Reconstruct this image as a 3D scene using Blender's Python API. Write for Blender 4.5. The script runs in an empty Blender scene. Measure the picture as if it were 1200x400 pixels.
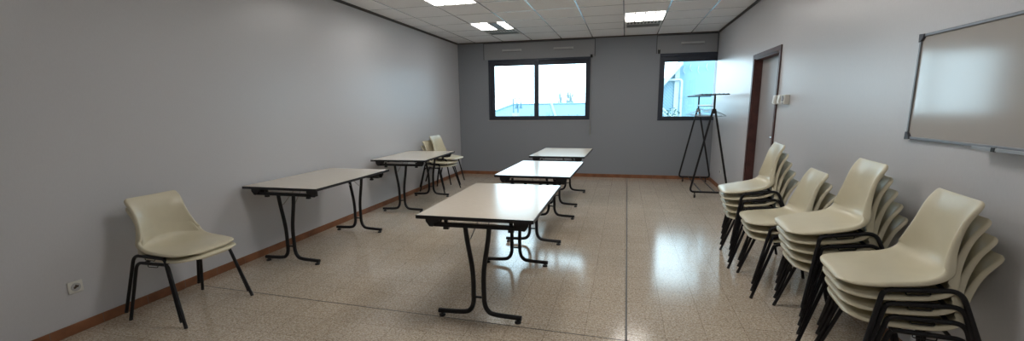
import bpy, math, random
from mathutils import Matrix, Vector
random.seed(7)
C = bpy.context.scene.collection
PI = math.pi
# ------------------------------------------------------------------ room numbers (metres)
W, D, H = 5.0825, 9.181, 2.7545      # left wall x=0, right wall x=W, back wall y=D
Y0 = -3.0                            # wall behind the photographer

# ------------------------------------------------------------------ materials
MATS = {}
def new_mat(name):
    m = bpy.data.materials.new(name); m.use_nodes = True
    nt = m.node_tree; b = nt.nodes['Principled BSDF']
    MATS[name] = m
    return m, nt, b
def mat(name, col, rough=.5, metal=0., spec=.5, noise=0., nscale=20., bump=0., bscale=200., coat=0.):
    m, nt, b = new_mat(name)
    b.inputs['Base Color'].default_value = (*col, 1)
    b.inputs['Roughness'].default_value = rough
    b.inputs['Metallic'].default_value = metal
    b.inputs['Specular IOR Level'].default_value = spec
    b.inputs['Coat Weight'].default_value = coat
    tc = nt.nodes.new('ShaderNodeTexCoord')
    if noise:
        n = nt.nodes.new('ShaderNodeTexNoise'); n.inputs['Scale'].default_value = nscale; n.inputs['Detail'].default_value = 5
        nt.links.new(tc.outputs['Object'], n.inputs['Vector'])
        r = nt.nodes.new('ShaderNodeValToRGB')
        r.color_ramp.elements[0].position = .3; r.color_ramp.elements[1].position = .7
        r.color_ramp.elements[0].color = (*[max(0, c*(1-noise)) for c in col], 1)
        r.color_ramp.elements[1].color = (*[min(1, c*(1+noise)) for c in col], 1)
        nt.links.new(n.outputs['Fac'], r.inputs['Fac']); nt.links.new(r.outputs['Color'], b.inputs['Base Color'])
    if bump:
        n2 = nt.nodes.new('ShaderNodeTexNoise'); n2.inputs['Scale'].default_value = bscale; n2.inputs['Detail'].default_value = 4
        nt.links.new(tc.outputs['Object'], n2.inputs['Vector'])
        bp = nt.nodes.new('ShaderNodeBump'); bp.inputs['Strength'].default_value = bump; bp.inputs['Distance'].default_value = .002
        nt.links.new(n2.outputs['Fac'], bp.inputs['Height']); nt.links.new(bp.outputs['Normal'], b.inputs['Normal'])
    return m

def wall_mat(name, col, rough, spec, bump=.35):
    """painted fibre wallpaper with a faint upright grain"""
    m, nt, b = new_mat(name)
    b.inputs['Roughness'].default_value = rough; b.inputs['Specular IOR Level'].default_value = spec
    tc = nt.nodes.new('ShaderNodeTexCoord')
    mp = nt.nodes.new('ShaderNodeMapping'); mp.inputs['Scale'].default_value = (160, 160, 40)
    n = nt.nodes.new('ShaderNodeTexNoise'); n.inputs['Scale'].default_value = 1.; n.inputs['Detail'].default_value = 4
    nt.links.new(tc.outputs['Object'], mp.inputs['Vector']); nt.links.new(mp.outputs['Vector'], n.inputs['Vector'])
    r = nt.nodes.new('ShaderNodeValToRGB')
    r.color_ramp.elements[0].position = .35; r.color_ramp.elements[1].position = .65
    r.color_ramp.elements[0].color = (*[c*.985 for c in col], 1); r.color_ramp.elements[1].color = (*[c*1.015 for c in col], 1)
    nt.links.new(n.outputs['Fac'], r.inputs['Fac']); nt.links.new(r.outputs['Color'], b.inputs['Base Color'])
    bp = nt.nodes.new('ShaderNodeBump'); bp.inputs['Strength'].default_value = bump; bp.inputs['Distance'].default_value = .001
    nt.links.new(n.outputs['Fac'], bp.inputs['Height']); nt.links.new(bp.outputs['Normal'], b.inputs['Normal'])
    return m

def floor_mat():
    """beige terrazzo tiles, 25 cm, dark and rusty chips, polished"""
    m, nt, b = new_mat('terrazzo')
    N = nt.nodes.new; L = nt.links.new
    tc = N('ShaderNodeTexCoord')
    # ground colour with soft cloudiness
    n1 = N('ShaderNodeTexNoise'); n1.inputs['Scale'].default_value = 75; n1.inputs['Detail'].default_value = 6; n1.inputs['Roughness'].default_value = .7
    L(tc.outputs['Object'], n1.inputs['Vector'])
    r1 = N('ShaderNodeValToRGB'); e = r1.color_ramp.elements
    e[0].position = .34; e[0].color = (.27, .215, .160, 1); e[1].position = .66; e[1].color = (.70, .605, .485, 1)
    L(n1.outputs['Fac'], r1.inputs['Fac'])
    # chips
    v = N('ShaderNodeTexVoronoi'); v.inputs['Scale'].default_value = 115
    L(tc.outputs['Object'], v.inputs['Vector'])
    sep = N('ShaderNodeSeparateColor'); L(v.outputs['Color'], sep.inputs['Color'])
    def chips(sock, lo, col, prev, size=.34):
        c1 = N('ShaderNodeMath'); c1.operation = 'GREATER_THAN'; c1.inputs[1].default_value = lo; L(sock, c1.inputs[0])
        c2 = N('ShaderNodeMath'); c2.operation = 'LESS_THAN'; c2.inputs[1].default_value = size; L(v.outputs['Distance'], c2.inputs[0])
        c3 = N('ShaderNodeMath'); c3.operation = 'MULTIPLY'; L(c1.outputs[0], c3.inputs[0]); L(c2.outputs[0], c3.inputs[1])
        mx = N('ShaderNodeMix'); mx.data_type = 'RGBA'; L(c3.outputs[0], mx.inputs['Factor'])
        L(prev, mx.inputs['A']); mx.inputs['B'].default_value = (*col, 1)
        return mx.outputs['Result']
    o = chips(sep.outputs['Red'], .90, (.13, .10, .08), r1.outputs['Color'])
    o = chips(sep.outputs['Green'], .88, (.31, .20, .13), o, .42)
    o = chips(sep.outputs['Blue'], .84, (.60, .54, .47), o, .45)
    # tile joints and a slight difference from tile to tile
    br = N('ShaderNodeTexBrick'); br.offset = 0.; br.squash = 1.
    br.inputs['Scale'].default_value = 1.; br.inputs['Brick Width'].default_value = .25; br.inputs['Row Height'].default_value = .25
    br.inputs['Mortar Size'].default_value = .0016; br.inputs['Mortar Smooth'].default_value = .2; br.inputs['Bias'].default_value = 0.
    br.inputs['Color1'].default_value = (1, 1, 1, 1); br.inputs['Color2'].default_value = (.93, .93, .93, 1); br.inputs['Mortar'].default_value = (.55, .51, .47, 1)
    mp = N('ShaderNodeMapping'); mp.inputs['Location'].default_value = (-.01, .03, 0)
    L(tc.outputs['Object'], mp.inputs['Vector']); L(mp.outputs['Vector'], br.inputs['Vector'])
    mul = N('ShaderNodeMix'); mul.data_type = 'RGBA'; mul.blend_type = 'MULTIPLY'; mul.inputs['Factor'].default_value = 1.
    L(o, mul.inputs['A']); L(br.outputs['Color'], mul.inputs['B'])
    L(mul.outputs['Result'], b.inputs['Base Color'])
    n3 = N('ShaderNodeTexNoise'); n3.inputs['Scale'].default_value = 3.; n3.inputs['Detail'].default_value = 3
    L(tc.outputs['Object'], n3.inputs['Vector'])
    mr = N('ShaderNodeMapRange'); mr.inputs['To Min'].default_value = .12; mr.inputs['To Max'].default_value = .17
    L(n3.outputs['Fac'], mr.inputs['Value']); L(mr.outputs['Result'], b.inputs['Roughness'])
    b.inputs['Specular IOR Level'].default_value = .46
    bp = N('ShaderNodeBump'); bp.inputs['Strength'].default_value = .25; bp.inputs['Distance'].default_value = .001
    L(br.outputs['Fac'], bp.inputs['Height']); bp.invert = True
    L(bp.outputs['Normal'], b.inputs['Normal'])
    return m

def skirting_mat():
    m, nt, b = new_mat('terracotta_skirting')
    N = nt.nodes.new; L = nt.links.new
    tc = N('ShaderNodeTexCoord')
    n = N('ShaderNodeTexNoise'); n.inputs['Scale'].default_value = 6; n.inputs['Detail'].default_value = 5
    L(tc.outputs['Object'], n.inputs['Vector'])
    r = N('ShaderNodeValToRGB'); e = r.color_ramp.elements
    e[0].position = .3; e[0].color = (.165, .066, .030, 1); e[1].position = .7; e[1].color = (.30, .125, .058, 1)
    L(n.outputs['Fac'], r.inputs['Fac'])
    # a joint every 30 cm along either wall direction
    sx = N('ShaderNodeSeparateXYZ'); L(tc.outputs['Object'], sx.inputs['Vector'])
    ad = N('ShaderNodeMath'); ad.operation = 'ADD'; L(sx.outputs['X'], ad.inputs[0]); L(sx.outputs['Y'], ad.inputs[1])
    md = N('ShaderNodeMath'); md.operation = 'PINGPONG'; md.inputs[1].default_value = .15; L(ad.outputs[0], md.inputs[0])
    lt = N('ShaderNodeMath'); lt.operation = 'LESS_THAN'; lt.inputs[1].default_value = .0022; L(md.outputs[0], lt.inputs[0])
    mx = N('ShaderNodeMix'); mx.data_type = 'RGBA'; L(lt.outputs[0], mx.inputs['Factor'])
    L(r.outputs['Color'], mx.inputs['A']); mx.inputs['B'].default_value = (.20, .14, .11, 1)
    L(mx.outputs['Result'], b.inputs['Base Color']); b.inputs['Roughness'].default_value = .45
    return m

def emit_mat(name, col, strength):
    m, nt, b = new_mat(name)
    b.inputs['Base Color'].default_value = (.8, .8, .75, 1)
    b.inputs['Emission Color'].default_value = (*col, 1); b.inputs['Emission Strength'].default_value = strength
    return m

def glass_mat():
    m, nt, b = new_mat('window_glass')
    nt.nodes.remove(b); N = nt.nodes.new; L = nt.links.new
    out = [n for n in nt.nodes if n.type == 'OUTPUT_MATERIAL'][0]
    t = N('ShaderNodeBsdfTransparent'); t.inputs['Color'].default_value = (.90, .975, 1, 1)
    g = N('ShaderNodeBsdfGlossy'); g.inputs['Roughness'].default_value = .02
    f = N('ShaderNodeFresnel'); f.inputs['IOR'].default_value = 1.45
    mx = N('ShaderNodeMixShader'); L(f.outputs[0], mx.inputs[0]); L(t.outputs[0], mx.inputs[1]); L(g.outputs[0], mx.inputs[2])
    L(mx.outputs[0], out.inputs['Surface'])
    return m

def corrugated(name, c1, c2, axis='X', scale=30., rough=.5):
    m, nt, b = new_mat(name)
    N = nt.nodes.new; L = nt.links.new
    tc = N('ShaderNodeTexCoord'); w = N('ShaderNodeTexWave'); w.wave_type = 'BANDS'; w.bands_direction = axis
    w.inputs['Scale'].default_value = scale; w.inputs['Distortion'].default_value = 0
    L(tc.outputs['Object'], w.inputs['Vector'])
    r = N('ShaderNodeValToRGB'); r.color_ramp.elements[0].color = (*c1, 1); r.color_ramp.elements[1].color = (*c2, 1)
    L(w.outputs['Fac'], r.inputs['Fac']); L(r.outputs['Color'], b.inputs['Base Color'])
    b.inputs['Roughness'].default_value = rough
    return m

M_WALL = wall_mat('painted_wall', (.575, .585, .615), .33, .55, .06)
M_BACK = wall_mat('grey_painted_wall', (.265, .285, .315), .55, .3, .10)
M_CEIL = mat('ceiling_tile', (.86, .865, .88), .9, noise=.03, nscale=60, bump=.25, bscale=150)
M_GRID = mat('ceiling_grid_metal', (.80, .80, .82), .22, metal=.75)
M_FLOOR = floor_mat()
M_SKIRT = skirting_mat()
M_JOINT = mat('floor_joint', (.06, .055, .05), .5, noise=.2)
M_TRIM = mat('dark_ceiling_trim', (.085, .072, .065), .5, noise=.1)
M_ALU = mat('dark_window_frame', (.035, .043, .062), .38, metal=.25, noise=.08)
M_GLASS = glass_mat()
M_BOX = wall_mat('shutter_box_paint', (.31, .32, .34), .5, .35, .1)
M_VENT = mat('vent_plastic', (.47, .48, .49), .4, noise=.03)
M_DARK = mat('dark_gap', (.02, .02, .02), .8, noise=.1)
M_MAHO = mat('mahogany_door_frame', (.075, .028, .024), .42, noise=.3, nscale=12)
M_DOOR = mat('grey_door_leaf', (.36, .355, .365), .4, noise=.03, nscale=8)
M_CHROME = mat('chrome', (.75, .75, .75), .2, metal=1., noise=.03)
M_STEEL = mat('zinc_steel', (.38, .37, .35), .35, metal=.8, noise=.1)
M_PLAST = mat('white_plastic', (.74, .74, .70), .35, noise=.02)
M_SHELL = mat('cream_polypropylene', (.625, .58, .435), .30, spec=.5, noise=.03, nscale=9, bump=.12, bscale=420)
M_BLACK = mat('black_steel_tube', (.010, .010, .012), .42, spec=.35, noise=.2, nscale=15)
M_BPLAST = mat('black_plastic', (.014, .014, .016), .5, noise=.2)
M_TOP = mat('beige_laminate', (.67, .60, .505), .19, spec=.48, noise=.02, nscale=40)
M_EDGE = mat('black_edge_band', (.014, .014, .018), .4, noise=.1)
M_BOARD = mat('whiteboard_enamel', (.45, .435, .415), .12, spec=.6, noise=.015, nscale=3)
M_ALUF = mat('brushed_aluminium', (.24, .25, .27), .4, metal=.7, noise=.05)
M_CAP = mat('dark_grey_plastic', (.055, .06, .075), .5, noise=.1)
M_TUBE = emit_mat('lit_tube_panel', (1., .965, .915), 15.)
M_OFF = mat('unlit_louvre', (.34, .345, .36), .35, metal=.4, noise=.05)
M_FIX = mat('fixture_white', (.62, .62, .60), .45, noise=.03)
M_SLOT = mat('slot_grey', (.15, .15, .155), .6, noise=.05)
M_WIRE = mat('hanger_wire', (.45, .46, .48), .3, metal=.7, noise=.05)
M_ROOF = corrugated('corrugated_roof', (.03, .085, .115), (.07, .16, .20), 'X', 6.)
M_GOOSE = mat('blue_vent_metal', (.04, .11, .16), .6, noise=.1)
M_ROOFL = mat('pale_roof_flashing', (.16, .26, .30), .6, noise=.1)
M_NWALL = mat('pale_blue_render', (.15, .27, .33), .8, noise=.04, nscale=2)
M_NWALL2 = corrugated('weathered_panel', (.10, .20, .26), (.14, .25, .31), 'DIAGONAL', 5.)
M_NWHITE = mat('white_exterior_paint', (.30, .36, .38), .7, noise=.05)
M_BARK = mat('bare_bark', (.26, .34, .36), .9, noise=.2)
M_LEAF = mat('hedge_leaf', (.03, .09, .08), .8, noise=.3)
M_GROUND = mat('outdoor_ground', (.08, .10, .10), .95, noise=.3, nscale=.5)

# ------------------------------------------------------------------ mesh builder
class MB:
    def __init__(s): s.v = []; s.f = []; s.sm = []
    def add(s, vs, fs, smooth=False):
        b = len(s.v); s.v += [tuple(v) for v in vs]; s.f += [tuple(b+i for i in f) for f in fs]; s.sm += [smooth]*len(fs)
    def box(s, x0, x1, y0, y1, z0, z1, mtx=None):
        vs = [Vector((x, y, z)) for z in (z0, z1) for y in (y0, y1) for x in (x0, x1)]
        if mtx: vs = [mtx @ v for v in vs]
        s.add(vs, [(0, 2, 3, 1), (4, 5, 7, 6), (0, 1, 5, 4), (2, 6, 7, 3), (0, 4, 6, 2), (1, 3, 7, 5)])
        return s
    def tube(s, pts, r, n=10, cap=True, smooth=True):
        pts = [Vector(p) for p in pts]; k = len(pts); rs = r if isinstance(r, (list, tuple)) else [r]*k
        T = []
        for i in range(k):
            d = (pts[min(i+1, k-1)]-pts[max(i-1, 0)])
            T.append(d.normalized() if d.length > 1e-9 else Vector((0, 0, 1)))
        up = Vector((0, 0, 1)) if abs(T[0].z) < .9 else Vector((1, 0, 0))
        nrm = (up-T[0]*up.dot(T[0])).normalized(); vs = []
        for i in range(k):
            nrm = (nrm-T[i]*nrm.dot(T[i])).normalized(); b = T[i].cross(nrm)
            for j in range(n):
                a = 2*PI*j/n; vs.append(pts[i]+(nrm*math.cos(a)+b*math.sin(a))*rs[i])
        fs = []
        for i in range(k-1):
            for j in range(n):
                j2 = (j+1) % n
                fs.append((i*n+j, i*n+j2, (i+1)*n+j2, (i+1)*n+j))
        s.add(vs, fs, smooth)
        if cap:
            s.add(vs[:n], [tuple(reversed(range(n)))]); s.add(vs[-n:], [tuple(range(n))])
        return s
    def cyl(s, p0, p1, r, n=16): return s.tube([p0, p1], r, n, True, True)
    def prism(s, outline, axis, a, b):
        """outline of (u,v) pairs extruded along an axis from a to b; x: u=y v=z; y: u=x v=z; z: u=x v=y"""
        def P(u, v, t): return {'x': (t, u, v), 'y': (u, t, v), 'z': (u, v, t)}[axis]
        n = len(outline)
        vs = [P(u, v, a) for u, v in outline]+[P(u, v, b) for u, v in outline]
        s.add(vs, [tuple(range(n)), tuple(range(2*n-1, n-1, -1))]+[(i, n+i, n+(i+1) % n, (i+1) % n) for i in range(n)])
        return s
    def sphere(s, c, r, n=10, m=6, sc=(1, 1, 1)):
        vs = [(c[0], c[1], c[2]+r*sc[2])]
        for i in range(1, m):
            t = PI*i/m
            for j in range(n):
                a = 2*PI*j/n
                vs.append((c[0]+r*sc[0]*math.sin(t)*math.cos(a), c[1]+r*sc[1]*math.sin(t)*math.sin(a), c[2]+r*sc[2]*math.cos(t)))
        vs.append((c[0], c[1], c[2]-r*sc[2])); last = len(vs)-1; fs = []
        for j in range(n): fs.append((0, 1+j, 1+(j+1) % n))
        for i in range(m-2):
            for j in range(n):
                a = 1+i*n+j; b = 1+i*n+(j+1) % n
                fs.append((a, a+n, b+n, b))
        for j in range(n): fs.append((last, 1+(m-2)*n+(j+1) % n, 1+(m-2)*n+j))
        s.add(vs, fs, True); return s
    def build(s, name, m, parent=None, bevel=0., fixn=True):
        me = bpy.data.meshes.new(name); me.from_pydata(s.v, [], s.f); me.materials.append(m)
        me.polygons.foreach_set('use_smooth', s.sm)
        if fixn:
            import bmesh
            bm = bmesh.new(); bm.from_mesh(me); bmesh.ops.recalc_face_normals(bm, faces=bm.faces); bm.to_mesh(me); bm.free()
        me.update()
        o = bpy.data.objects.new(name, me); C.objects.link(o)
        if parent: o.parent = parent
        if bevel:
            b = o.modifiers.new('bevel', 'BEVEL'); b.width = bevel; b.segments = 2; b.limit_method = 'ANGLE'
        return o

def rounded(pts, rad, seg=6):
    """polyline with its inner corners rounded"""
    pts = [Vector(p) for p in pts]; out = [pts[0]]
    for i in range(1, len(pts)-1):
        a, b, c = pts[i-1], pts[i], pts[i+1]
        r = rad[i-1] if isinstance(rad, (list, tuple)) else rad
        d1 = (a-b); d2 = (c-b); t = min(r, d1.length*.48, d2.length*.48)
        p = b+d1.normalized()*t; q = b+d2.normalized()*t
        for k in range(seg+1):
            u = k/seg; out.append(p*(1-u)**2+b*2*u*(1-u)+q*u*u)
    out.append(pts[-1]); return out

def thing(name, label, cat, loc=(0, 0, 0), rz=0., group=None):
    o = bpy.data.objects.new(name, None); C.objects.link(o); o.location = loc; o.rotation_euler = (0, 0, rz)
    o.empty_display_size = .1
    return tag(o, label, cat, group)
def tag(o, label, cat, group=None):
    o['label'] = label; o['category'] = cat
    if group: o['group'] = group
    return o
def struct(o): o['kind'] = 'structure'; return o
def copy_tree(o, parent=None):
    c = o.copy(); C.objects.link(c); c.parent = parent
    for ch in list(o.children): copy_tree(ch, c)
    return c

# ------------------------------------------------------------------ the room
fl = struct(MB().box(-.2, W+.2, Y0-.2, D+.25, -.1, 0).build('floor', M_FLOOR))
struct(MB().box(-.2, W+.2, Y0-.2, D+.25, H, H+.1).build('ceiling', M_CEIL))
struct(MB().box(-.2, 0, Y0, D, 0, H).build('wall_left', M_WALL))
struct(MB().box(0, W, Y0-.2, Y0, 0, H).build('wall_front', M_WALL))
# right wall with the door opening
DY0, DY1, DZ = 5.575, 6.60, 2.03
m = MB()
m.box(W, W+.2, Y0, DY0, 0, H); m.box(W, W+.2, DY1, D, 0, H); m.box(W, W+.2, DY0, DY1, DZ, H)
struct(m.build('wall_right', M_WALL))
# back wall with two window openings
WX = [(.665, 2.765), (4.07, W)]; WZ = (1.165, 2.392)
m = MB()
m.box(-.2, WX[0][0], D, D+.25, 0, H); m.box(WX[0][1], WX[1][0], D, D+.25, 0, H); m.box(W, W+.2, D, D+.25, 0, H)
m.box(WX[0][0], WX[0][1], D, D+.25, 0, WZ[0]); m.box(WX[0][0], WX[0][1], D, D+.25, WZ[1], H)
m.box(WX[1][0], W, D, D+.25, 0, WZ[0]-.02); m.box(WX[1][0], W, D, D+.25, WZ[1], H)
struct(m.build('wall_back', M_BACK))

# skirting of terracotta tiles
SK = .068; ST = .012
struct(MB().box(0, ST, Y0, D, 0, SK).build('baseboard_left', M_SKIRT, bevel=.002))
struct(MB().box(ST, W-ST, D-ST, D, 0, SK).build('baseboard_back', M_SKIRT, bevel=.002))
m = MB(); m.box(W-ST, W, Y0, DY0-.06, 0, SK); m.box(W-ST, W, DY1+.06, D, 0, SK)
struct(m.build('baseboard_right', M_SKIRT, bevel=.002))
struct(MB().box(ST, W-ST, Y0, Y0+ST, 0, SK).build('baseboard_front', M_SKIRT, bevel=.002))

# dark angle strip where the ceiling meets the walls
def angle(a0, a1, axis, side):
    m = MB()
    if axis == 'y':
        x = 0 if side > 0 else W
        for (p, q, z0, z1) in ((0, .022, H-.008, H), (0, .006, H-.030, H-.006)):
            xs = sorted((x+side*p, x+side*q)); m.box(xs[0], xs[1], a0, a1, z0, z1)
    else:
        for (p, q, z0, z1) in ((0, .02, H-.008, H), (0, .006, H-.020, H-.006)):
            ys = sorted((side[0]+side[1]*p, side[0]+side[1]*q)); m.box(a0, a1, ys[0], ys[1], z0, z1)
    return m
struct(angle(Y0, D, 'y', 1).build('trim_1', M_TRIM))
struct(angle(Y0, D, 'y', -1).build('trim_2', M_TRIM))
struct(angle(.022, W-.022, 'x', (D, -1)).build('trim_3', M_TRIM))
# two metal expansion joints let into the floor
def strip(p, q, w, z=.0012):
    p = Vector((*p, 0)); q = Vector((*q, 0)); d = (q-p).normalized(); n = Vector((-d.y, d.x, 0))*w/2
    vs = [p-n, q-n, q+n, p+n]; vs = vs+[v+Vector((0, 0, z)) for v in vs]
    return vs
def strip_mb(p, q, w, z=.0012):
    vs = strip(p, q, w, z); m = MB()
    m.add(vs, [(3, 2, 1, 0), (4, 5, 6, 7), (0, 1, 5, 4), (1, 2, 6, 5), (2, 3, 7, 6), (3, 0, 4, 7)]); return m
struct(strip_mb((3.497, Y0), (3.545, D-ST), .012).build('trim_4', M_JOINT))
struct(strip_mb((ST, 2.765), (W-ST, 2.578), .006).build('trim_5', M_JOINT))

# suspended ceiling grid: thin tee bars under the tiles
GX = [.397+.6*i for i in range(8)]
GY = [8.31, 7.70, 7.07, 6.42, 5.75, 5.12, 4.49, 3.86, 3.23, 2.6, 1.97, 1.34, .71, .08, -.55, -1.18, -1.81, -2.44]
m = MB()
for x in GX: m.box(x-.009, x+.009, Y0, D-.02, H-.003, H-.0005)
for y in GY: m.box(.02, W-.02, y-.006, y+.006, H-.0022, H-.0005)
struct(m.build('trim_6', M_GRID))

# ------------------------------------------------------------------ recessed lights with an air grille
def fixture(x, y0, y1, y2, label, lit=(1, 1, 1, 1), grille=True):
    """light panel from y0 to y1 (y grows to the back wall), air grille from y1 to y2"""
    t = thing('ceiling_light', label, 'ceiling light', (x+.3, (y0+y1)/2, H), 0, 'recessed ceiling lights')
    yc = (y0+y1)/2; a = y0-yc; b = y1-yc; c = (y2-yc) if grille else b
    e = .29; fr = .012
    m = MB()
    m.box(-e, e, a, a+fr, -.012, -.0035); m.box(-e, e, b-fr, b, -.012, -.0035)
    m.box(-e, -e+fr, a+fr, b-fr, -.012, -.0035); m.box(e-fr, e, a+fr, b-fr, -.012, -.0035)
    for k in (1, 2, 3):
        xx = -e+2*e*k/4; m.box(xx-.010, xx+.010, a+fr, b-fr, -.012, -.0035)
    m.build('frame', M_FIX, t)
    for k in range(4):
        x0 = -e+2*e*k/4+.010; x1 = -e+2*e*(k+1)/4-.010
        if k == 0: x0 += .006
        if k == 3: x1 -= .006
        o = MB().box(x0, x1, a+fr+.001, b-fr-.001, -.007, -.0035).build('light_panel', M_TUBE if lit[k] else M_OFF, t)
        if not lit[k]: o['label'] = 'unlit dark panel'
    if grille:
        m = MB(); m.box(-e, e, b+.004, c, -.010, -.0035)
        g = m.build('air_grille', M_FIX, t)
        m = MB()
        for k in range(10):
            xx = -e+.05+(2*e-.1)*k/9; m.box(xx-.016, xx+.016, b+.05, b+.22, -.0116, -.0102)
        m.box(-e+.03, e-.03, b+.28, c-.06, -.0112, -.0102)
        m.build('slot', M_SLOT, g)
    return t
fixture(3.40, 7.02, 7.68, 8.27, 'lit square ceiling light with grille on the right, near the small window')
fixture(.997, 7.10, 7.72, 8.28, 'square ceiling light above the wide window with one dark panel', (1, 1, 0, 1))
fixture(.997, 5.13, 5.73, 6.3, 'lit square ceiling light nearest the left wall, cut by the top frame', (1, 1, 1, 1), False)
fixture(3.40, 5.13, 5.73, 6.3, 'added ceiling light out of frame above the middle table row', (1, 1, 1, 1), False)  # unseen counterpart to the left light, added for room brightness
fixture(2.197, 2.61, 3.21, 3.8, 'added ceiling light out of frame above the nearest middle table', (1, 1, 1, 1), False)  # unseen light added to brighten the foreground floor and tables
fixture(3.40, 2.61, 3.21, 3.8, 'added ceiling light out of frame above the whiteboard side', (1, 1, 1, 1), False)  # unseen light continuing the right row, added to raise the light level
fixture(3.40, -.54, .06, .7, 'added ceiling light out of frame above the photographer', (1, 1, 1, 1), False)  # unseen light over the camera, added to raise the light level

# ------------------------------------------------------------------ windows
def window(n, x0, x1, z0, z1, top, left, right, bottom, mull):
    fy0, fy1 = D-.012, D+.075
    m = MB()
    m.box(x0, x1, fy0, fy1, z1-top*.35, z1); m.box(x0, x1, fy0, fy1, z0, z0+bottom*.5)
    m.box(x0, x0+left*.5, fy0, fy1, z0+bottom*.5, z1-top*.35)
    if right: m.box(x1-right*.5, x1, fy0, fy1, z0+bottom*.5, z1-top*.35)
    w = struct(m.build('window_%d' % n, M_ALU, bevel=.003))
    gx0 = x0+left*.5; gx1 = x1-(right*.5 if right else 0); gz0 = z0+bottom*.5; gz1 = z1-top*.35
    def sash(a, b, y0, la, lb):
        m = MB(); bb = bottom*.5; tt = top*.65
        m.box(a, b, y0, y0+.03, gz1-tt, gz1); m.box(a, b, y0, y0+.03, gz0, gz0+bb)
        m.box(a, a+la, y0, y0+.03, gz0+bb, gz1-tt)
        if lb: m.box(b-lb, b, y0, y0+.03, gz0+bb, gz1-tt)
        s = m.build('sash', M_ALU, w, bevel=.002)
        MB().box(a+la, b-lb, y0+.012, y0+.018, gz0+bb, gz1-tt).build('pane', M_GLASS, s)
        return s
    if mull:
        sash(gx0, mull+.044, D+.002, left*.5, .088); s2 = sash(mull-.044, gx1, D+.036, .088, right*.5)
        MB().box(gx1-right*.5+.012, gx1-right*.5+.03, D+.026, D+.036, 1.58, 1.75).build('window_handle', M_BPLAST, w)
    else:
        sash(gx0, gx1, D+.002, left*.5, right*.5 if right else .0)
    return w
window(1, .665, 2.765, 1.165, 2.392, .125, .13, .09, .08, 1.68)
window(2, 4.07, W, 1.145, 2.392, .155, .095, None, .075, None)
# plaster reveal line / outer sills
struct(MB().box(.64, 2.79, D-.006, D, 1.145, 1.165).build('trim_7', M_BOX))

# roller shutter boxes over the windows
def shutter(x0, x1, slots, label):
    t = thing('roller_shutter_box', label, 'shutter box', ((x0+x1)/2, D, WZ[1]), 0, 'roller shutter boxes')
    c = (x0+x1)/2; h = 2.728-WZ[1]
    m = MB(); m.box(x0-c, x1-c, -.010, 0, .004, h); m.build('front_panel', M_BOX, t, bevel=.002)
    m = MB(); e = .006   # raised cover beads around the panel
    m.box(x0-c-e, x1-c+e, -.016, -.010, h-.012, h); m.box(x0-c-e, x0-c+e, -.016, -.010, .004, h-.012); m.box(x1-c-e, x1-c+e, -.016, -.010, .004, h-.012)
    m.build('bead', M_CAP, t)
    for a, b in slots:
        g = MB(); g.box(a-c, b-c, -.036, -.010, .160, .200)
        v = g.build('vent', M_VENT, t, bevel=.005)
        MB().box(a-c+.012, b-c-.012, -.034, -.012, .154, .160).build('vent_slot', M_SLOT, v)
    return t
shutter(.575, 2.85, [(.975, 1.375), (2.035, 2.43)], 'long grey shutter box with two white vents above the wide window')
shutter(4.0, W-.012, [(4.43, 4.84)], 'short grey shutter box with one white vent above the corner window')
# winder cord beside window 1
t = thing('blind_winder', 'thin grey winding rod hanging beside the wide window', 'blind winder', (2.785, D, 2.40))
MB().box(-.02, .02, -.045, 0, -.03, .03).build('guide', M_BPLAST, t, bevel=.004)
MB().tube([(0, -.03, -.03), (.004, -.03, -.5), (.0, -.03, -1.0), (.004, -.03, -1.36)], .006, 8).build('rod', M_BOX, t)
MB().tube([(.004, -.03, -1.36), (.004, -.03, -1.54)], .009, 8).build('grip', M_STEEL, t)
t = thing('blind_guide', 'small black blind guide at the top corner of the corner window', 'blind guide', (4.045, D, 2.43))
MB().box(-.022, .022, -.04, 0, -.035, .035).build('housing', M_BPLAST, t, bevel=.004)
MB().cyl((0, -.045, .03), (0, -.045, .06), .006).build('pin', M_STEEL, t)

# ------------------------------------------------------------------ door in the right wall
m = MB(); jt = .035
m.box(W-.004, W+.13, DY0, DY0+jt, 0, DZ); m.box(W-.004, W+.13, DY1-jt, DY1, 0, DZ); m.box(W-.004, W+.13, DY0+jt, DY1-jt, DZ-jt, DZ)
m.box(W-.016, W-.0005, DY0-.035, DY0+.012, 0, DZ+.035); m.box(W-.016, W-.0005, DY1-.02, DY1+.045, 0, DZ+.035); m.box(W-.016, W-.0005, DY0+.012, DY1-.02, DZ-.02, DZ+.035)
door = struct(m.build('door_1', M_MAHO, bevel=.002))
leaf = MB().box(W+.085, W+.125, DY0+jt+.002, DY1-jt-.002, .005, DZ-jt-.003).build('door_leaf', M_DOOR, door, bevel=.002)
m = MB(); m.box(W+.078, W+.085, DY0+.085, DY0+.125, .93, 1.14); m.cyl((W+.085, DY0+.105, 1.05), (W+.035, DY0+.105, 1.05), .010)
m.tube(rounded([(W+.085, DY0+.105, 1.05), (W+.035, DY0+.105, 1.05), (W+.035, DY0+.23, 1.05)], .02), .009, 10)
m.build('door_handle', M_CHROME, leaf)

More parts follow.
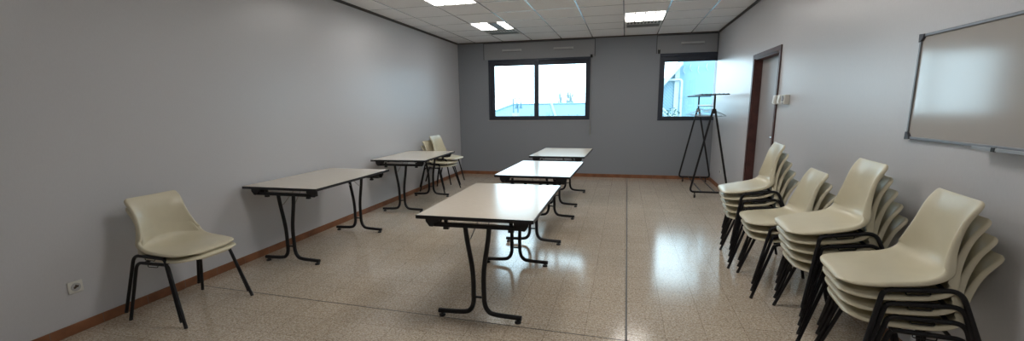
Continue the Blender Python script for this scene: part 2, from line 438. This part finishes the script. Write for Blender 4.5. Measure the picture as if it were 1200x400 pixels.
# switches beside the door
def switch(y, label, kind):
    t = thing('light_switch' if kind < 2 else 'dial_switch', label, 'light switch' if kind < 2 else 'wall switch', (W, y, 1.48), 0, None)
    dp = (.045, .042, .05)[kind]; h = .048; w = (.042, .042, .055)[kind]
    MB().box(-dp, 0, -w, w, -h, h).build('housing', M_PLAST, t, bevel=.005)
    if kind < 2:
        m = MB(); m.prism([(-dp-.001, -h+.012), (-dp-.010, -h+.012), (-dp-.003, h-.012), (-dp-.001, h-.012)], 'y', -w+.014, w-.014)
        m.build('rocker', M_PLAST, t)
    else:
        MB().cyl((-dp, 0, .008), (-dp-.006, 0, .008), .032, 20).build('dial', M_BOX, t)
        MB().box(-dp-.003, -dp, -.03, .03, -.042, -.032).build('slot', M_SLOT, t)
    return t
switch(5.515-.0, 'white light switch overlapping the door frame, leftmost of three', 0)
switch(5.365, 'white light switch in the middle of the trio beside the door', 1)
switch(5.215, 'beige wall unit with a dial, rightmost of three beside the door', 2)

# wall sockets
def socket(loc, rz, label):
    t = thing('wall_socket', label, 'power socket', loc, rz)      # faces local +x
    MB().box(0, .009, -.041, .041, -.039, .039).build('cover_plate', M_PLAST, t, bevel=.003)
    m = MB(); r = 20
    m.tube([(.009, 0, 0), (.0125, 0, 0)], .027, 24); w = m.build('socket_well', M_VENT, t)
    m = MB()
    m.cyl((.0125, -.010, 0), (.0132, -.010, 0), .0042, 10); m.cyl((.0125, .010, 0), (.0132, .010, 0), .0042, 10); m.cyl((.0125, .0, .012), (.0132, 0, .012), .004, 10)
    m.prism([(-.016, -.010), (-.005, -.010), (.016, .004), (.012, .010), (-.006, .008)], 'x', .0124, .0129)
    m.build('contact_hole', mat('brown_contact', (.07, .045, .03), .5, noise=.2) if 'brown_contact' not in MATS else MATS['brown_contact'], w)
    return t
socket((0, 1.97, .307), 0, 'white wall socket low on the left wall')
socket((W, 8.2, .30), PI, 'small white wall socket low on the right wall behind the coat rack')

# ------------------------------------------------------------------ whiteboard
t = thing('whiteboard', 'framed whiteboard hung on the right wall above the nearest chair stack', 'whiteboard', (W, 3.10, 1.227))
bh = .583; bl = 1.2        # runs from y=3.10 towards the camera
MB().box(-.014, -.004, -bl+.008, -.008, .008, bh-.008).build('board', M_BOARD, t)
m = MB(); fw = .016
m.box(-.022, 0, -bl, 0, 0, fw); m.box(-.022, 0, -bl, 0, bh-fw, bh); m.box(-.022, 0, -fw, 0, fw, bh-fw); m.box(-.022, 0, -bl, -bl+fw, fw, bh-fw)
m.build('frame', M_ALUF, t, bevel=.003)
for (yy, zz, sy, sz) in ((0, 0, -1, 1), (0, bh, -1, -1), (-bl, 0, 1, 1), (-bl, bh, 1, -1)):
    q = [(yy+.003*-sy, zz-.003*sz)]
    for k in range(7):
        a = k/6*PI/2; q.append((yy+sy*.042*math.cos(a)-.003*sy*(0), zz+sz*.042*math.sin(a)))
    MB().prism(q, 'x', -.027, 0).build('corner_cap', M_CAP, t, bevel=.002)
m = MB(); m.box(-.065, -.0225, -.98, -.60, -.004, .001); m.box(-.067, -.062, -.98, -.60, -.004, .010)
tr = m.build('pen_tray', M_WIRE, t, bevel=.001)
MB().box(-.069, -.0605, -.735, -.715, -.006, .012).build('clip', M_BPLAST, tr)

# ------------------------------------------------------------------ folding tables
TW, TL, TH = .795, 1.28, .74
def make_table():
    t = thing('folding_table', '', 'table', (0, 0, 0), 0, 'folding tables')
    top = MB().box(-TW/2+.004, TW/2-.004, -TL/2+.004, TL/2-.004, TH-.022, TH).build('tabletop', M_TOP, t)
    m = MB(); e = .004; z0, z1 = TH-.024, TH-.0008
    m.box(-TW/2, TW/2, -TL/2, -TL/2+e, z0, z1); m.box(-TW/2, TW/2, TL/2-e, TL/2, z0, z1)
    m.box(-TW/2, -TW/2+e, -TL/2+e, TL/2-e, z0, z1); m.box(TW/2-e, TW/2, -TL/2+e, TL/2-e, z0, z1)
    m.build('edge_band', M_EDGE, top)
    yl = TL/2-.085
    for s in (-1, 1):
        y = s*yl
        # cross bar under the top, hung on two corner clamps
        MB().box(-.315, .315, y-.015, y+.015, TH-.092, TH-.064).build('end_bar', M_BLACK, t, bevel=.003)
        for q in (-1, 1):
            x = q*.285
            m = MB()
            m.prism([(x-q*.075, TH-.024), (x+q*.075, TH-.024), (x+q*.075, TH-.045), (x+q*.055, TH-.078), (x-q*.03, TH-.082), (x-q*.045, TH-.05)], 'y', y-s*.024, y-s*.016) if False else None
            m.prism([(x-q*.030, TH-.0245), (x+q*.070, TH-.0245), (x+q*.070, TH-.055), (x+q*.045, TH-.090), (x+q*.018, TH-.090), (x+q*.010, TH-.064), (x-q*.030, TH-.060)], 'y', y+s*.017, y+s*.029)
            m.prism([(x-q*.030, TH-.0245), (x+q*.035, TH-.0245), (x+q*.035, TH-.090), (x-q*.005, TH-.090), (x-q*.022, TH-.066), (x-q*.030, TH-.045)], 'y', y-s*.035, y-s*.017)
            cl = m.build('corner_clamp', M_BPLAST, t, bevel=.002)
            m = MB(); m.box(x-q*.058-.012, x-q*.058+.012, y-s*.020-.010, y-s*.020+.010, TH-.108, TH-.045)
            m.box(x-q*.058-.019, x-q*.058+.019, y-s*.020-.013, y-s*.020+.013, TH-.116, TH-.098)
            m.build('stacking_knob', M_BPLAST, cl, bevel=.003)
            # curved leg: down, in, down, then out along the floor
            pts = [(q*.083, y, TH-.086), (q*.072, y, .56), (q*.046, y, .40), (q*.037, y, .30), (q*.037, y, .19), (q*.040, y, .12), (q*.062, y, .068), (q*.115, y, .044), (q*.298, y, .036)]
            # smooth through the points
            P = [Vector(p) for p in pts]; out = []
            for i in range(len(P)-1):
                p0 = P[max(i-1, 0)]; p1 = P[i]; p2 = P[i+1]; p3 = P[min(i+2, len(P)-1)]
                for k in range(6):
                    u = k/6
                    out.append(.5*((2*p1)+(p2-p0)*u+(2*p0-5*p1+4*p2-p3)*u*u+(3*p1-p0-3*p2+p3)*u**3))
            out.append(P[-1])
            lg = MB().tube(out, .0165, 14).build('leg', M_BLACK, t)
            m = MB(); m.cyl((q*.272, y, .028), (q*.272, y, .012), .008, 10); m.tube([(q*.272, y, .016), (q*.272, y, .010), (q*.272, y, .0)], [.014, .023, .022], 16)
            m.build('levelling_foot', M_BPLAST, lg)
            # thin locking strut from the leg to the middle of the top
            MB().tube(rounded([(q*.068, y-s*.012, .555), (q*.060, y-s*.030, .56), (q*.03, y-s*.20, TH-.03), (q*.03, y-s*.24, TH-.026)], .02), .0042, 8).build('folding_strut', M_STEEL, t)
        MB().box(-.036, .036, y-.006, y+.006, .155, .167).build('leg_tie', M_BLACK, t)
        m = MB(); m.box(.028, .066, y-s*.055-.004, y-s*.055+.004, TH-.098, TH-.084); m.box(.05, .066, y-s*.055-.005, y-s*.02+.005, TH-.094, TH-.086)
        m.build('release_lever', M_STEEL, t)
    for q in (-1, 1):
        MB().box(q*.20-.012, q*.20+.012, -yl+.04, yl-.04, TH-.044, TH-.0245).build('side_rail', M_BLACK, t)
    return t
tabs = [(2.535, 3.264, .008, 'folding table nearest the camera in the middle row'),
        (2.567, 5.047, -.018, 'folding table in the middle of the central row, mirroring the window'),
        (2.550, 6.878, -.018, 'farthest folding table of the central row, towards the back wall'),
        (.436, 3.970, 0., 'folding table against the left wall beside the paired chairs'),
        (.440, 6.111, .053, 'folding table against the left wall, in front of the far chair stack')]
tb = make_table()
for i, (x, y, a, lab) in enumerate(tabs):
    o = tb if i == 0 else copy_tree(tb)
    o.location = (x, y, 0); o.rotation_euler = (0, 0, a); o['label'] = lab

# ------------------------------------------------------------------ stacking chairs (face local +x)
def catmull(P, n):
    out = []
    for i in range(len(P)-1):
        p0 = P[max(i-1, 0)]; p1 = P[i]; p2 = P[i+1]; p3 = P[min(i+2, len(P)-1)]
        for k in range(n):
            u = k/n
            out.append(tuple(.5*((2*b)+(c-a)*u+(2*a-5*b+4*c-d)*u*u+(3*b-a-3*c+d)*u**3) for a, b, c, d in zip(p0, p1, p2, p3)))
    out.append(P[-1]); return out
def shell_mb():
    # x, z, half width, dish depth (edge rise), flange depth
    K = [(.258, .426, .076, .000, .004), (.264, .437, .122, -.001, .007), (.258, .448, .157, -.003, .009), (.240, .455, .184, -.006, .011), (.208, .458, .207, -.009, .013),
         (.160, .457, .221, -.008, .015), (.100, .452, .227, -.001, .017), (.030, .446, .228, .008, .018), (-.035, .440, .227, .019, .020), (-.086, .439, .225, .036, .025),
         (-.128, .447, .223, .056, .034), (-.160, .468, .219, .070, .042), (-.179, .502, .209, .074, .042), (-.190, .548, .194, .068, .034),
         (-.200, .600, .181, .056, .027), (-.210, .655, .174, .042, .022), (-.221, .705, .174, .029, .020), (-.234, .745, .177, .016, .018),
         (-.244, .770, .175, .007, .015), (-.250, .784, .168, .003, .010), (-.254, .790, .152, .002, .005)]
    K = catmull(K, 3); n = len(K)
    V = []; cols = [-1+2*j/22 for j in range(23)]
    m = MB(); rows = []
    for i, (x, z, w, dish, fl_) in enumerate(K):
        a = K[max(i-1, 0)]; b = K[min(i+1, n-1)]
        tx, tz = b[0]-a[0], b[1]-a[1]; L = math.hypot(tx, tz); tx /= L; tz /= L
        nx, nz = tz, -tx           # seat: tangent -x -> normal +z ; back: tangent +z -> normal +x
        r = []
        # flange on the -y side, surface, flange on the +y side
        def P(y, up): return (x+nx*up, y, z+nz*up)
        def up(v): return dish*abs(v)**2.6
        ef = [(1.022, -.10), (1.040, -.42), (1.048, -1.0)]
        for k, d in reversed(ef): r.append(P(-w-(k-1)*.22, up(1)+d*fl_))
        for v in cols:
            s = math.sin(v*PI/2)*.35+v*.65
            r.append(P(w*s, up(s)))
        for k, d in ef: r.append(P(w+(k-1)*.22, up(1)+d*fl_))
        rows.append(r)
    nc = len(rows[0])
    vs = [p for r in rows for p in r]
    fs = [(i*nc+j, (i+1)*nc+j, (i+1)*nc+j+1, i*nc+j+1) for i in range(n-1) for j in range(nc-1)]
    m.add(vs, fs, True)
    return m
def make_chair():
    t = thing('stacking_chair', '', 'chair')
    sh = shell_mb().build('seat_shell', M_SHELL, t, fixn=False)
    so = sh.modifiers.new('thickness', 'SOLIDIFY'); so.thickness = .0045; so.offset = 0.
    sb = sh.modifiers.new('smooth', 'SUBSURF'); sb.levels = 1; sb.render_levels = 1
    r = .0110
    for q in (-1, 1):
        f_foot = Vector((.246, q*.272, .006)); r_foot = Vector((-.248, q*.272, .006))
        fc = Vector((.114, q*.232, .419)); rc = Vector((-.160, q*.232, .415))
        path = rounded([f_foot, fc, rc, r_foot], [.026, .05], 8)
        k = len(path)//2
        # split the inverted U into two legs and the rail between them
        a = path[:6]; mid = path[5:-5]; b = path[-6:]
        for seg, nm in ((a, 0), (b, 1)):
            lg = MB().tube(seg, r, 12).build('leg', M_BLACK, t)
            foot = f_foot if nm == 0 else r_foot; nxt = fc if nm == 0 else rc
            d = (nxt-foot).normalized()
            MB().tube([foot-d*.006, foot+d*.016], [r+.0004, r+.0006], 12).build('foot_cap', M_BPLAST, lg)
        rl = MB().tube(mid, r, 12).build('side_rail', M_BLACK, t)
        # wire linking hook under the rail
        hk = rounded([(.035, q*.235, .418), (.035, q*.239, .398), (-.052, q*.239, .396), (-.052, q*.235, .416)], .008, 4)
        MB().tube(hk, .0028, 8).build('linking_hook', M_BLACK, rl)
    for x, z in ((.075, .412), (-.106, .409)):
        m = MB(); m.tube(rounded([(x, -.232, z+.003), (x, -.17, z+.010), (x, .17, z+.010), (x, .232, z+.003)], .02), .0085, 10)
        m.build('cross_bar', M_BLACK, t)
        for yy in (-.1, .1): pass
    return t
chair = make_chair(); first = [True]
def place_chair(Mx, label, group):
    o = chair if first[0] else copy_tree(chair); first[0] = False
    o.matrix_world = Mx; o['label'] = label; o['group'] = group
    return o
def stack(cx, cy, face, n, group, labels, tilt=2.4, rise=.068, shift=-.001, jitter=None):
    for k in range(n):
        base = Matrix.Translation((cx, cy, 0)) @ Matrix.Rotation(face, 4, 'Z')
        loc = Matrix.Translation((shift*k, 0, rise*k)) @ Matrix.Rotation(math.radians(tilt*k), 4, 'Y')
        if jitter and k in jitter:
            dx, dy, da = jitter[k]; base = Matrix.Translation((cx+dx, cy+dy, 0)) @ Matrix.Rotation(face+da, 4, 'Z')
        place_chair(base @ loc, labels[k], group)
def names(n, where):
    w = {2: ['lower', 'upper'], 3: ['bottom', 'middle', 'topmost'], 4: ['bottom', 'second from the bottom', 'second from the top', 'topmost'],
         5: ['bottom', 'second from the bottom', 'middle', 'second from the top', 'topmost']}[n]
    return ['cream plastic chair with black legs, %s %s' % (q, where) for q in w]
R = math.radians
stack(.417, 2.42, R(-1), 2, 'chairs paired against the left wall', names(2, 'of the pair by the left wall'), tilt=2.0, rise=.046, shift=-.03)
stack(.325, 7.25, R(-9), 3, 'chairs stacked in the far left corner', names(3, 'in the far left corner stack'), tilt=2.4, rise=.068, jitter={2: (.03, .16, R(4))})
stack(4.665, 4.37, R(180-4), 5, 'chairs in the stack beside the door', names(5, 'in the stack beside the door'))
stack(4.69, 3.74, R(180-3), 3, 'chairs in the low stack of three', names(3, 'in the low stack of three'))
stack(4.79, 3.10, R(180-3), 5, 'chairs in the tallest stack', names(5, 'in the tallest stack of five'))
stack(4.81, 2.455, R(180-6), 4, 'chairs in the stack under the whiteboard', names(4, 'in the stack nearest the camera'))

# ------------------------------------------------------------------ coat rack on castors
RX0, RX1, RY0, RY1 = 4.475, 5.045, 7.33, 8.86; RC = (RX0+RX1)/2
t = thing('coat_rack', 'black rolling coat rack with a hat shelf in the far right corner', 'coat rack', (RC, (RY0+RY1)/2, 0))
hw = (RX1-RX0)/2; hl = (RY1-RY0)/2
for s in (-1, 1):
    y = s*hl; r = .0155
    path = rounded([(0-.012, y, 1.37), (-hw+.01, y, .095), (hw-.01, y, .095), (.012, y, 1.37)], .07, 8)
    m = MB(); m.tube(path, r, 12); m.tube([(0, y, 1.32), (0, y, 1.585)], .014, 12)
    m.box(-.022, .022, y-.010, y+.010, 1.30, 1.36)
    m.build('end_frame', M_BLACK, t)
    for q in (-1, 1):
        m = MB(); x = q*(hw-.085)
        m.cyl((x, y, .085), (x, y, .055), .008, 10); m.box(x-.013, x-.010, y-.018, y+.018, .022, .062); m.box(x+.010, x+.013, y-.018, y+.018, .022, .062); m.box(x-.013, x+.013, y-.014, y+.014, .058, .062)
        c = m.build('castor', M_BLACK, t)
        MB().cyl((x-.009, y, .025), (x+.009, y, .025), .025, 18).build('wheel', M_BPLAST, c)
m = MB()
for x in (-.10, .10): m.tube([(x, -hl, .095), (x, hl, .095)], .009, 10)
m.build('bottom_rail', M_BLACK, t)
MB().tube([(0, -hl, 1.42), (0, hl, 1.42)], .0125, 12).build('hanging_rail', M_STEEL, t)
# hat shelf of lengthwise bars on two end plates
m = MB()
for s in (-1, 1): m.box(-.20, .20, s*hl-.012, s*hl+.012, 1.575, 1.590)
for k in range(7):
    x = -.18+.06*k; m.tube([(x, -hl-.02, 1.595), (x, hl+.02, 1.595)], .0055, 8)
m.build('hat_shelf', M_BLACK, t)
def hanger(y, rz, label):
    t = thing('coat_hanger', label, 'hanger', (RC, y, 1.42+.0155), rz, 'wire hangers on the coat rack')
    m = MB()
    hk = [Vector((.0185*math.cos(a), 0, .0005+.0185*math.sin(a)-.0035)) for a in [PI*(-.05+1.25*k/10)for k in range(11)]]
    hk = [Vector((-p.x, 0, p.z)) for p in hk][::-1] if False else hk
    m.tube(rounded([*[tuple(p) for p in reversed(hk)], (.018, 0, -.03), (0, 0, -.05), (0, 0, -.075)], .006, 3), .0022, 6)
    m.build('hook', M_WIRE, t)
    m = MB(); m.tube(rounded([(0, 0, -.07), (-.20, 0, -.165), (-.205, 0, -.178), (.205, 0, -.178), (.20, 0, -.165), (0, 0, -.07)], .012, 4), .0032, 6)
    m.build('shoulder_bar', M_WIRE, t)
ws = ['nearest the camera', 'second from the near end', 'third from the near end', 'third from the far end', 'second from the far end', 'nearest the back wall']
for (y, a), w in zip([(7.46, .12), (7.60, -.2), (7.80, .1), (8.20, -.15), (8.52, .22), (8.70, -.05)], ws):
    hanger(y, a, 'wire coat hanger on the rack, ' + w)

# ------------------------------------------------------------------ outside
struct(MB().box(-60, 70, D+.5, 160, -4.2, -4.0).build('ground', M_GROUND))
# the low building with the corrugated hipped roof
t = thing('neighbouring_building', 'low building with a blue corrugated hipped roof beyond the wide window', 'building', (-1, 36, -4))
def L3(x, y, z): return (x+1, y-36, z+4)
m = MB(); rz, ez = 1.62, -.6
m.add([L3(-9.8, 28, ez), L3(9, 28, ez), L3(6, 35, rz), L3(-5.2, 35, rz), L3(-9.8, 42, ez), L3(9, 42, ez)],
      [(0, 1, 2, 3), (0, 3, 4), (4, 3, 2, 5), (1, 5, 2), (0, 4, 5, 1)])
m.build('roof', M_ROOF, t)
MB().box(-9.0+1, 8.4+1, -7.2, 5.2, .0, 3.5).build('wall', M_NWHITE, t)
m = MB(); m.tube([L3(-2.15, 35, rz+.03), L3(-.3, 28, ez+.05)], .11, 6); m.tube([L3(-5.2, 35, rz+.02), L3(-9.8, 28, ez+.02)], .08, 6); m.tube([L3(-5.2, 35, rz+.02), L3(6, 35, rz+.02)], .06, 6)
m.build('ridge_flashing', M_ROOFL, t)
for k, x in enumerate((-5.8, -3.1, -2.0, -1.0, .2, 1.4, 2.5, -.4)):
    yy = 31.5+(k % 3)*.5; zz = ez+(yy-28)/7*(rz-ez)
    MB().tube([L3(x, yy, zz-.05), L3(x, yy, zz+.22)], [.13, .09], 8).build('roof_vent', M_ROOFL, t)
GXC, GZT = -3.97, 2.02
m = MB(); m.box(GXC+1-.35, GXC+1+.1, 31-36, 31.35-36, 4.0, 5.0)
ch = m.build('chimney', M_NWHITE, t)
for x in (GXC-.22, GXC+.10):
    m = MB()
    pts = [(x+1+.11*math.cos(a), -4.6, GZT+4-.14+.14*math.sin(a)) for a in [PI*(1-k/8) for k in range(9)]]
    pts = [(pts[0][0], -4.6, GZT+4-1.1)]+pts+[(pts[-1][0], -4.6, GZT+4-.45)]
    m.tube(pts, .035, 8); m.tube([(pts[-1][0], -4.6, GZT+4-.42), (pts[-1][0], -4.6, GZT+4-.72)], [.05, .13], 10)
    m.build('gooseneck_vent', M_GOOSE, t)
# street lamp
t = thing('street_lamp', 'tall thin street lamp seen against the sky in the left pane', 'street lamp', (-7.25, 43, -4))
MB().tube([(0, 0, 0), (0, 0, 7.6)], [.11, .07], 8).build('pole', M_STEEL, t)
m = MB(); m.tube([(0, 0, 7.55), (-.2, 0, 7.75)], .05, 6); m.box(-.65, -.15, -.15, .15, 7.68, 7.86); m.build('lamp_head', M_STEEL, t)
# bare poplars
def poplar(x, y, h, label, n=60):
    t = thing('bare_tree', label, 'tree', (x, y, -4), 0, 'bare trees beyond the roof')
    m = MB(); m.tube([(0, 0, 0), (.05, 0, h*.5), (0, 0, h)], [.2, .12, .03], 7); m.build('trunk', M_BARK, t)
    m = MB()
    for k in range(n):
        z0 = h*(.22+.68*random.random()); a = random.random()*2*PI; l = (h-z0)*.5+.5; r = .18+.25*random.random()
        d = Vector((math.cos(a)*r, math.sin(a)*r, 0))
        p = Vector((0, 0, z0)); m.tube([p, p+d*.6+Vector((0, 0, l*.35)), p+d+Vector((0, 0, l))], [.036, .026, .012], 4)
    m.build('branches', M_BARK, t)
poplar(-3.30, 48, 7.2, 'bare upright tree beyond the roof, left of the clump')
poplar(-3.2, 54, 7.5, 'bare upright tree beyond the roof, middle of the clump')
poplar(-2.30, 50, 7.1, 'bare upright tree beyond the roof, right of the clump')
# neighbouring house close to the corner window
t = thing('neighbouring_house', 'pale blue rendered house with a white downpipe outside the corner window', 'house', (7.5, 20, -4))
m = MB(); m.box(5.52-7.5, 13-7.5, 0, .4, 0, 8.6); m.build('wall', M_NWALL, t)
m = MB(); m.prism([(4.0-7.5, 0), (5.52-7.5, 0), (5.52-7.5, 6.95), (4.0-7.5, 5.05)], 'y', -.35, .0)
m.build('side_wall', M_NWALL2, t)
m = MB(); m.prism([(3.6-7.5, 4.62), (3.6-7.5, 4.80), (5.62-7.5, 7.32), (5.62-7.5, 7.02)], 'y', -.75, .1)
m.build('verge_board', M_NWHITE, t)
m = MB(); m.box(5.36-7.5, 5.54-7.5, -.45, -.34, 0, 7.1); m.build('corner_post', M_NWHITE, t)
MB().tube(rounded([(4.2-7.5, -.55, 6.42), (5.62-7.5, -.55, 6.44), (5.66-7.5, -.55, 0)], .12, 5), .05, 10).build('downpipe', M_NWHITE, t)
m = MB(); m.tube([(4.6-7.5, -.8, 5.6), (5.35-7.5, -.8, 4.9)], .04, 6); m.tube([(4.6-7.5, -.8, 5.45), (5.2-7.5, -.8, 4.9)], .03, 6)
m.build('hand_rail', M_NWHITE, t)
for k, x in enumerate((5.75, 6.0, 6.3, 6.62, 6.95)):
    z = 6.85+.1*(k % 2)  # small white curled shapes along the house wall
    MB().tube([(x-7.5, -.02, z+.12), (x-7.5-.03, -.12, z+.06), (x-7.5-.05, -.12, z-.05), (x-7.5+.03, -.05, z-.16)], .014, 6).build('white_curl', M_NWHITE, t)
t = tag(MB().build('x', M_LEAF) if False else thing('shrub', 'small dark shrub at the foot of the house outside the corner window', 'shrub', (5.1, 18.6, -4)), 'small dark shrub at the foot of the house outside the corner window', 'shrub')
m = MB()
for k in range(60):
    a = random.random()*2*PI; r = .42*math.sqrt(random.random()); z = 4.75+.75*random.random()*(1-r)
    m.sphere((r*math.cos(a), r*math.sin(a), z), .045, 5, 3, (1, 1, .5))
m.build('leaves', M_LEAF, t)
m = MB()
for k in range(7):
    a = k; m.tube([(0, 0, 0), (.05*math.cos(a), .05*math.sin(a), 3.), (.3*math.cos(a), .3*math.sin(a), 5.3)], [.04, .03, .01], 5)
m.build('stem', M_BARK, t)

# ------------------------------------------------------------------ daylight (bright overcast sky)
w = bpy.data.worlds.new('World'); bpy.context.scene.world = w; w.use_nodes = True
bg = w.node_tree.nodes['Background']; bg.inputs['Color'].default_value = (.76, .91, 1., 1); bg.inputs['Strength'].default_value = 6.2

# ------------------------------------------------------------------ camera
F, CY = 521.44, 222.74; yaw, pitch, roll = -.248, -.1847, -.0115
fw = Vector((math.sin(yaw), math.cos(yaw), 0)); rt = Vector((math.cos(yaw), -math.sin(yaw), 0)); up = Vector((0, 0, 1))
f2 = fw*math.cos(pitch)+up*math.sin(pitch); u2 = up*math.cos(pitch)-fw*math.sin(pitch)
r3 = rt*math.cos(roll)+u2*math.sin(roll); u3 = u2*math.cos(roll)-rt*math.sin(roll)
cam = bpy.data.cameras.new('Camera'); co = bpy.data.objects.new('Camera', cam); C.objects.link(co)
mw = Matrix.Identity(4)
for i in range(3): mw[i][0] = r3[i]; mw[i][1] = u3[i]; mw[i][2] = -f2[i]
mw[0][3], mw[1][3], mw[2][3] = 3.467, 0, 1.437
co.matrix_world = mw
cam.sensor_fit = 'HORIZONTAL'; cam.sensor_width = 36; cam.lens = F/1200*36; cam.shift_y = (CY-200)/1200; cam.clip_start = .05; cam.clip_end = 400
sc = bpy.context.scene; sc.camera = co
sc.view_settings.view_transform = 'Standard'; sc.view_settings.look = 'None'; sc.view_settings.gamma = 1; sc.view_settings.exposure = .12
sc.view_settings.use_curve_mapping = False
sc.cycles.max_bounces = 10; sc.cycles.diffuse_bounces = 6; sc.cycles.glossy_bounces = 5; sc.cycles.transparent_max_bounces = 12
sc.cycles.use_denoising = True
sc.cycles.sample_clamp_indirect = 8.
